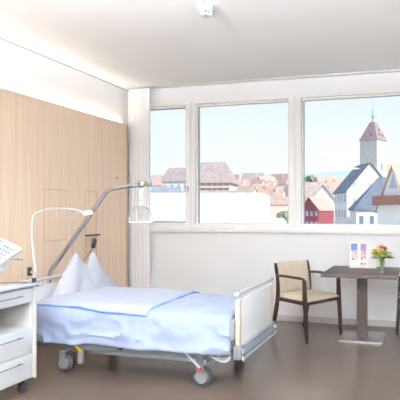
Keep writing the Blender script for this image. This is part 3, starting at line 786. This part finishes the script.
def house(label, l, d, rot, w, dp, ze, zr, wall, roof, over=.35, hip=0, rows=(), side_rows=(), chim=(), name='town_house', wmat='pane_far', cat='house', zg=GZ, ys=-1):
    """ridge runs along local X unless rot turns it; front faces local -Y"""
    r = thing(name, label, cat, T(l, d, zg), YAW+rot)
    h = ze-zg; H = zr-zg
    b = MB(); x, y = w/2, dp/2
    if hip: b.box(-x, x, -y, y, 0, h)
    else: b.poly([(-x,-y,0),(x,-y,0),(x,y,0),(-x,y,0),(-x,-y,h),(x,-y,h),(x,y,h),(-x,y,h),(-x,0,H-.1),(x,0,H-.1)], [(0,1,2,3),(0,1,5,4),(2,3,7,6),(1,2,6,9,5),(3,0,4,8,7),(4,5,9,8),(6,7,8,9)])
    b.build('walls', WM[wall], r, smooth=False)
    o = over; k = (H-h)/y; th = .18; hx_ = min(hip, x*.95)
    q = MB()
    X0, X1 = -x-o, x+o; yo = y+o; zo = h-k*o
    A_ = [(X0,-yo,zo),(X1,-yo,zo),(X1,yo,zo),(X0,yo,zo),(X0+hx_,0,H),(X1-hx_,0,H)]
    vs_ = A_+[(a, b_, c+th) for a, b_, c in A_]
    q.poly(vs_, [(0,1,5,4),(2,3,4,5),(6,7,11,10),(8,9,10,11),(0,1,7,6),(2,3,9,8),(0,4,10,6),(4,3,9,10),(1,5,11,7),(5,2,8,11)] if not hip else
           [(0,1,5,4),(2,3,4,5),(0,4,3),(1,2,5),(6,7,11,10),(8,9,10,11),(6,10,9),(7,8,11),(0,1,7,6),(2,3,9,8),(1,2,8,7),(3,0,6,9)])
    q.build('roof', RM[roof], r, smooth=False)
    for (z, n, ww, wh) in rows:
        for i in range(n):
            cx = -x+w*(i+.5)/n; zz = z-zg
            MB().box(cx-ww/2, cx+ww/2, min(ys*(y+.06), ys*(y-.02)), max(ys*(y+.06), ys*(y-.02)), zz, zz+wh).build('window', M[wmat], r, smooth=False)
    for (z, n, ww, wh) in side_rows:     # on the local -X side
        for i in range(n):
            cy = -y+dp*(i+.5)/n; zz = z-zg
            MB().box(-x-.06, -x+.02, cy-ww/2, cy+ww/2, zz, zz+wh).build('window', M[wmat], r, smooth=False)
    for (cx, cy) in chim:
        zz = H-abs(cy)*k
        MB().box(cx-.35, cx+.35, cy-.3, cy+.3, zz-.5, zz+1.0, .03).build('chimney', WM['rose'], r, smooth=False)
    return r
def gable(label, l, d, rot, w, dp, ze, zr, wall, roof, rows=(), side_rows=(), **k):
    """gable end towards the viewer: a house turned a quarter; w = gable width"""
    return house(label, l, d, rot+PI/2, dp, w, ze, zr, wall, roof, rows=side_rows, side_rows=rows, ys=1, **k)

# tower
tw = thing('church_tower', 'tall stone church tower with steep tiled roof and green spire', 'tower', T(20.1, 132, GZ), YAW+R(51))
s2 = 2.65; H0 = 20.6-GZ
MB().box(-s2, s2, -s2, s2, 0, H0).build('shaft', M['stone'], tw, smooth=False)
q = MB(); e_ = s2+.25; tpt = .70
q.poly([(-e_,-e_,H0),(e_,-e_,H0),(e_,e_,H0),(-e_,e_,H0),(-tpt,-tpt,H0+5.2),(tpt,-tpt,H0+5.2),(tpt,tpt,H0+5.2),(-tpt,tpt,H0+5.2)], [(0,1,2,3),(4,5,6,7),(0,1,5,4),(1,2,6,5),(2,3,7,6),(3,0,4,7)])
q.build('roof', M['towertile'], tw, smooth=False)
MB().lathe([(.62,H0+4.7),(.62,H0+5.1),(.34,H0+5.5),(.34,H0+6.5),(.62,H0+6.9),(.40,H0+7.3),(.16,H0+9),(.04,H0+12)], (0,0,0), 8).build('spire', M['copper'], tw)
for (fx, fy, rt) in ((0,-1,0),(-1,0,-PI/2)):
    rm = Matrix.Rotation(rt,4,'Z')
    if fy: MB().lathe([(.05,-s2-.12),(1.05,-s2-.12),(1.05,-s2+.05),(.05,-s2+.05)], (0,0,H0-3.2), 28, axis='Y', mx=rm@Matrix.Translation((0,0,0))).build('clock_face', WM['pale'], tw)
    for (xx, zz) in ((-.9,1.2),(.9,1.2),(0,2.6)):
        yy = -e_+(zz/5.2)*(e_-tpt)
        MB().box(xx-.22,xx+.22,yy-.15,yy+.5,H0+zz,H0+zz+.55, mx=rm).build('dormer', M['hoodtile'], tw, smooth=False)
    MB().box(-.35,.35,-s2-.05,-s2+.05,H0-8,H0-6.4, mx=rm).build('window', M['pane_far'], tw, smooth=False)

gable('tall white gabled house with slate roof in front of the church tower', 11.4, 87.5, R(12), 8.4, 7.5, 5.0, 9.8, 'white', 'slate', rows=((5.6,3,.5,.8),(2.6,3,.6,1.1)), side_rows=((3.0,4,.8,1.3),(.3,4,.8,1.3),(-2.4,4,.8,1.3)), wmat='shutter')
sl = house('white house under a big dark slate hipped roof, below the white gable', 13.0, 76, 0, 9.3, 9.0, 1.9, 6.6, 'white', 'slate', hip=4.6, rows=((-.6,6,.6,1.3),(-3.2,6,.6,1.3)))
for (cx, zz) in ((-.6,3.2),(1.4,3.2),(.9,4.9)):
    yy = -4.5+(zz-1.9)/4.7*4.5
    MB().box(cx-.35,cx+.35,yy-.35,yy+1.0,zz-GZ,zz-GZ+.75).build('dormer', WM['pale'], sl, smooth=False)
og_ = gable('steep white gable with orange tiles and brown balcony, at the right picture edge', 14.3, 57.1, R(-60), 5.6, 8.5, 1.6, 6.5, 'whitee' if False else 'white', 'orange', rows=((-1.4,3,.7,1.2),), over=.25)
MB().box(-4.25-.9,-4.25+.05,-2.7,2.7,2.1-GZ,3.15-GZ,.04).build('balcony', M['timber'], og_, smooth=False)
MB().poly([(-4.30,-.75,4.0-GZ),(-4.30,.75,4.0-GZ),(-4.30,0,5.6-GZ),(-4.2,-.75,4.0-GZ),(-4.2,.75,4.0-GZ),(-4.2,0,5.6-GZ)],[(0,1,2),(3,4,5),(0,1,4,3),(1,2,5,4),(2,0,3,5)]).build('louvre', M['shutter'], og_, smooth=False)
gable('red half-timbered house with white windows at the lower left of the right window', 3.9, 108, R(-32), 4.6, 7, 1.9, 4.4, 'red', 'orange', rows=((.35,4,.6,1.1),(-1.9,4,.6,1.1)), side_rows=((.35,4,.7,1.1),(-1.9,4,.7,1.1)), wmat='shutter')
gable('pale gabled house with grey roof right behind the red house', 6.2, 124, R(-6), 6.5, 9, 3.9, 7.9, 'pale', 'grey', rows=((1.5,2,.7,1.1),))
house('beige tiled house directly right of the wide mullion, behind the red house', 5.2, 165, R(-4), 9.5, 8, 6.5, 11.3, 'cream', 'beige', chim=((2,-.8),), rows=((4.3,4,.7,1.1),))
house('orange tiled roof left of the tall white gabled house', 14.6, 175, R(10), 10, 9, 7.8, 13.2, 'cream', 'orange', chim=((-2,-1),), rows=((5.5,4,.8,1.1),))
house('small orange tiled roof behind the beige tiled house', 12.2, 215, R(20), 10, 8, 12.4, 17.0, 'beige', 'orange', rows=((9.6,3,.8,1.2),))
house('brown tiled far roof beside the dark trees', 20.5, 235, R(-12), 11, 9, 13.2, 17.6, 'pale', 'brown', rows=((10.6,3,.8,1.2),))
house('pale house with a rose roof at the right of the church tower', 29.5, 150, R(25), 12, 9, 8.5, 15.8, 'white', 'rose', rows=((5.5,4,.8,1.2),))
# middle window
fh = house('large farmhouse with brown pink roof at the left of the middle window', -21.2, 118, R(-4), 9.8, 9, 8.7, 13.3, 'pale', 'brown', over=.7, hip=2.6, rows=((7.5,7,.8,.9),(5.7,7,.8,1.0)), wmat='teal')
MB().box(-5.2,5.2,-5.4,-4.5,6.85-GZ,7.3-GZ).build('balcony_band', M['pinkband'], fh, smooth=False)
house('long low brown roof in front of the farmhouse', -17.6, 100, R(2), 12.6, 6, 4.3, 5.6, 'pale', 'brown', rows=((2.6,8,.6,.8),))
specs = [
 (238,179,190,17,140,.3,'rose','cream','rose tiled house just right of the farmhouse'),
 (252,172.5,184,20,210,-.2,'brown','beige','broad brown roof on the skyline of the middle window'),
 (266,176,186,16,185,.5,'beige','cream','beige roof near the centre of the skyline'),
 (280,173.5,188,20,200,-.5,'rose','rose','rose roof at the right skyline of the middle window'),
 (245,186,195,17,115,-.35,'beige','cream','low beige roof in the second row of the middle window'),
 (260,184,194,17,120,.4,'rose','pale','rose roof with skewed ridge in the second row'),
 (274,186,196,18,112,-.25,'orange','cream','orange roof above the beige corner house'),
 (286,184,197,14,118,.5,'slate','pale','slate roof at the right side of the middle window'),
 (230,174.5,186,14,190,.1,'redbrown','rose','red brown roof peeping out behind the farmhouse'),
 (257,179.5,189,13,150,-.6,'orange','beige','small orange roof in the middle of the roofscape'),
 (270,180,190,12,168,.3,'brown','pale','small brown roof in the middle of the roofscape'),
 (295,175,190,16,215,.2,'brown','rose','brown roof hidden mostly by the wide window mullion'),
]
for (px, yr, ye, wp, D, rot, rf, wl, lab) in specs:
    k = D/481.24
    zr = 1.36+(211.5-yr)*k; ze = 1.36+(211.5-ye)*k
    house(lab, (px-300)*k, D+4, rot, wp*k, min(8, wp*k*.9), ze, zr, wl, rf, chim=((wp*k*.2, -1),) if (px % 2 == 0) else (), rows=((ze-2.2,3,.8,1.1),))
house('beige corner house with a round window at the lower right of the middle window', -3.9, 80, R(8), 5.2, 6, 2.4, 3.6, 'rose', 'rose', rows=((-.6,2,.7,.9),), over=.15)
# plain bright flat-roofed annexe just outside
fa = thing('flat_roof_annex', 'big plain white flat-roofed building filling the lower middle window', 'building', T(-12.5, 50, GZ), YAW)
MB().box(-9.5, 9.0, -6, 6, 0, 2.95-GZ).build('walls', M['whiteb'], fa, smooth=False)
MB().box(-9.6, 9.1, -6.1, 6.1, 2.95-GZ, 3.05-GZ).build('parapet', M['whiteb'], fa, smooth=False)
fa2 = thing('flat_roof_annex', 'low white flat roof in front of the beige corner house', 'building', T(-2.6, 42, GZ), YAW)
MB().box(-4.5, 1.3, -4, 4, 0, .55-GZ, .2).build('walls', M['whiteb'], fa2, smooth=False)
MB().box(-4.3, 1.1, -3.8, 3.8, .55-GZ, .75-GZ, .08).build('roof', M['whiteb'], fa2, smooth=False)
# left window
k = 112/481.24
lh = house('house with brown roof and pale blue windows in the left window', (181-300)*k*1.14, 133, R(-14), 9.8, 8, 9.7, 13.3, 'pale', 'brown', over=.4, rows=((7.3,5,.8,1.3),(4.4,5,.8,1.3)), wmat='teal')
MB().box(-5.0,-1.0,-5.2,-4.0,6.3-GZ,6.8-GZ).build('balcony', M['pinkband'], lh, smooth=False)
house('small pale house at the far left of the left window', (162-300)*.31, 150, R(20), 6, 6, 9.5, 12.4, 'pale', 'rose', rows=((7,3,.8,1.2),))
house('grey blue low roof beside the brown roofed house in the left window', -27.2, 98, R(12), 5.0, 6, 4.9, 6.2, 'pale', 'grey', rows=((3.6,3,.7,1.1),))
# trees
M['foliage'] = mat('tree_foliage', (122,134,112), .9, vary=.35, scale=1.5)  # green lightened, with haze mixed into the leaf colour
def tree(label, l, d, zt, rr, n=16, group=None):
    r = thing('tree', label, 'tree', T(l, d, GZ), random.uniform(0,6), group)
    h = zt-GZ
    MB().tube([(0,0,0),(.1,0,h*.5),(0,.1,h*.8)], [.3,.2,.1], 8).build('trunk', M['timber'], r)
    f = MB()
    for i in range(n):
        a = random.uniform(0,2*PI); q_ = random.uniform(0,rr*.75)
        f.blob((math.cos(a)*q_, math.sin(a)*q_, h-rr*.5-random.uniform(0, rr*.9)), random.uniform(.3,.5)*rr, 2, .5, 5)
    f.build('foliage', M['foliage'], r)
tree('bushy green tree at the lower right corner of the middle window', (287-300)*.135, 65, 1.9, 1.6)
tree('dark tree clump above the beige roofs near the mullion', (309-300)*.52, 250, 20.5, 5.0)
tree('dark tree beside the clump above the beige roofs', (321-300)*.62, 298, 22.5, 5.0)
tree('dark tree behind the slate roofed white house', (341-300)*.52, 252, 18.5, 4.2)

# ------------------------------------------------------------------ light, sky, camera
wd = bpy.data.worlds.new('sky'); SC.world = wd; wd.use_nodes = True
n = wd.node_tree.nodes; l = wd.node_tree.links; n.clear()
o = n.new('ShaderNodeOutputWorld'); bg = n.new('ShaderNodeBackground'); tc = n.new('ShaderNodeTexCoord')
sx = n.new('ShaderNodeSeparateXYZ'); l.new(tc.outputs['Generated'], sx.inputs[0])
rp = n.new('ShaderNodeValToRGB'); e = rp.color_ramp.elements
e[0].position = 0; e[0].color = srgb(242,245,250); e[1].position = .75; e[1].color = srgb(150,190,235)
q = e.new(.10); q.color = srgb(238,243,250)
q = e.new(.30); q.color = srgb(221,233,248)
l.new(sx.outputs['Z'], rp.inputs['Fac'])
cn = n.new('ShaderNodeTexNoise'); cn.inputs['Scale'].default_value = 2.2; cn.inputs['Detail'].default_value = 5
cm = n.new('ShaderNodeMapping'); cm.inputs['Scale'].default_value = (1,1,1.4); l.new(tc.outputs['Generated'], cm.inputs[0]); l.new(cm.outputs[0], cn.inputs['Vector'])
cr = n.new('ShaderNodeMapRange'); cr.inputs['From Min'].default_value = .5; cr.inputs['From Max'].default_value = .8; cr.inputs['To Max'].default_value = .25
l.new(cn.outputs['Fac'], cr.inputs['Value'])
mx_ = n.new('ShaderNodeMix'); mx_.data_type = 'RGBA'; mx_.inputs['B'].default_value = srgb(244,247,250)
l.new(cr.outputs[0], mx_.inputs['Factor']); l.new(rp.outputs['Color'], mx_.inputs['A']); l.new(mx_.outputs['Result'], bg.inputs['Color'])
bg.inputs['Strength'].default_value = .92
l.new(bg.outputs[0], o.inputs[0])
sun = bpy.data.lights.new('sun', 'SUN'); sun.energy = 3.8; sun.angle = R(1.5); sun.color = (1,.96,.9)
so = bpy.data.objects.new('sun', sun); COL.objects.link(so)
so.rotation_euler = Vector((-.80, .42, -.52)).to_track_quat('-Z', 'Y').to_euler()

cd = bpy.data.cameras.new('camera'); cam = bpy.data.objects.new('camera', cd); COL.objects.link(cam)
cam.location = (0, 0, 1.36); cam.rotation_euler = (PI/2, 0, YAW)
cd.sensor_width = 36; cd.sensor_fit = 'HORIZONTAL'; cd.lens = 481.24/400*36
cd.shift_x = -.25; cd.shift_y = (211.5-200)/400; cd.clip_end = 3000; cd.clip_start = .05
SC.camera = cam
SC.view_settings.view_transform = 'Standard'; SC.view_settings.look = 'None'; SC.view_settings.gamma = 1
SC.view_settings.use_curve_mapping = False; SC.view_settings.exposure = 0.36
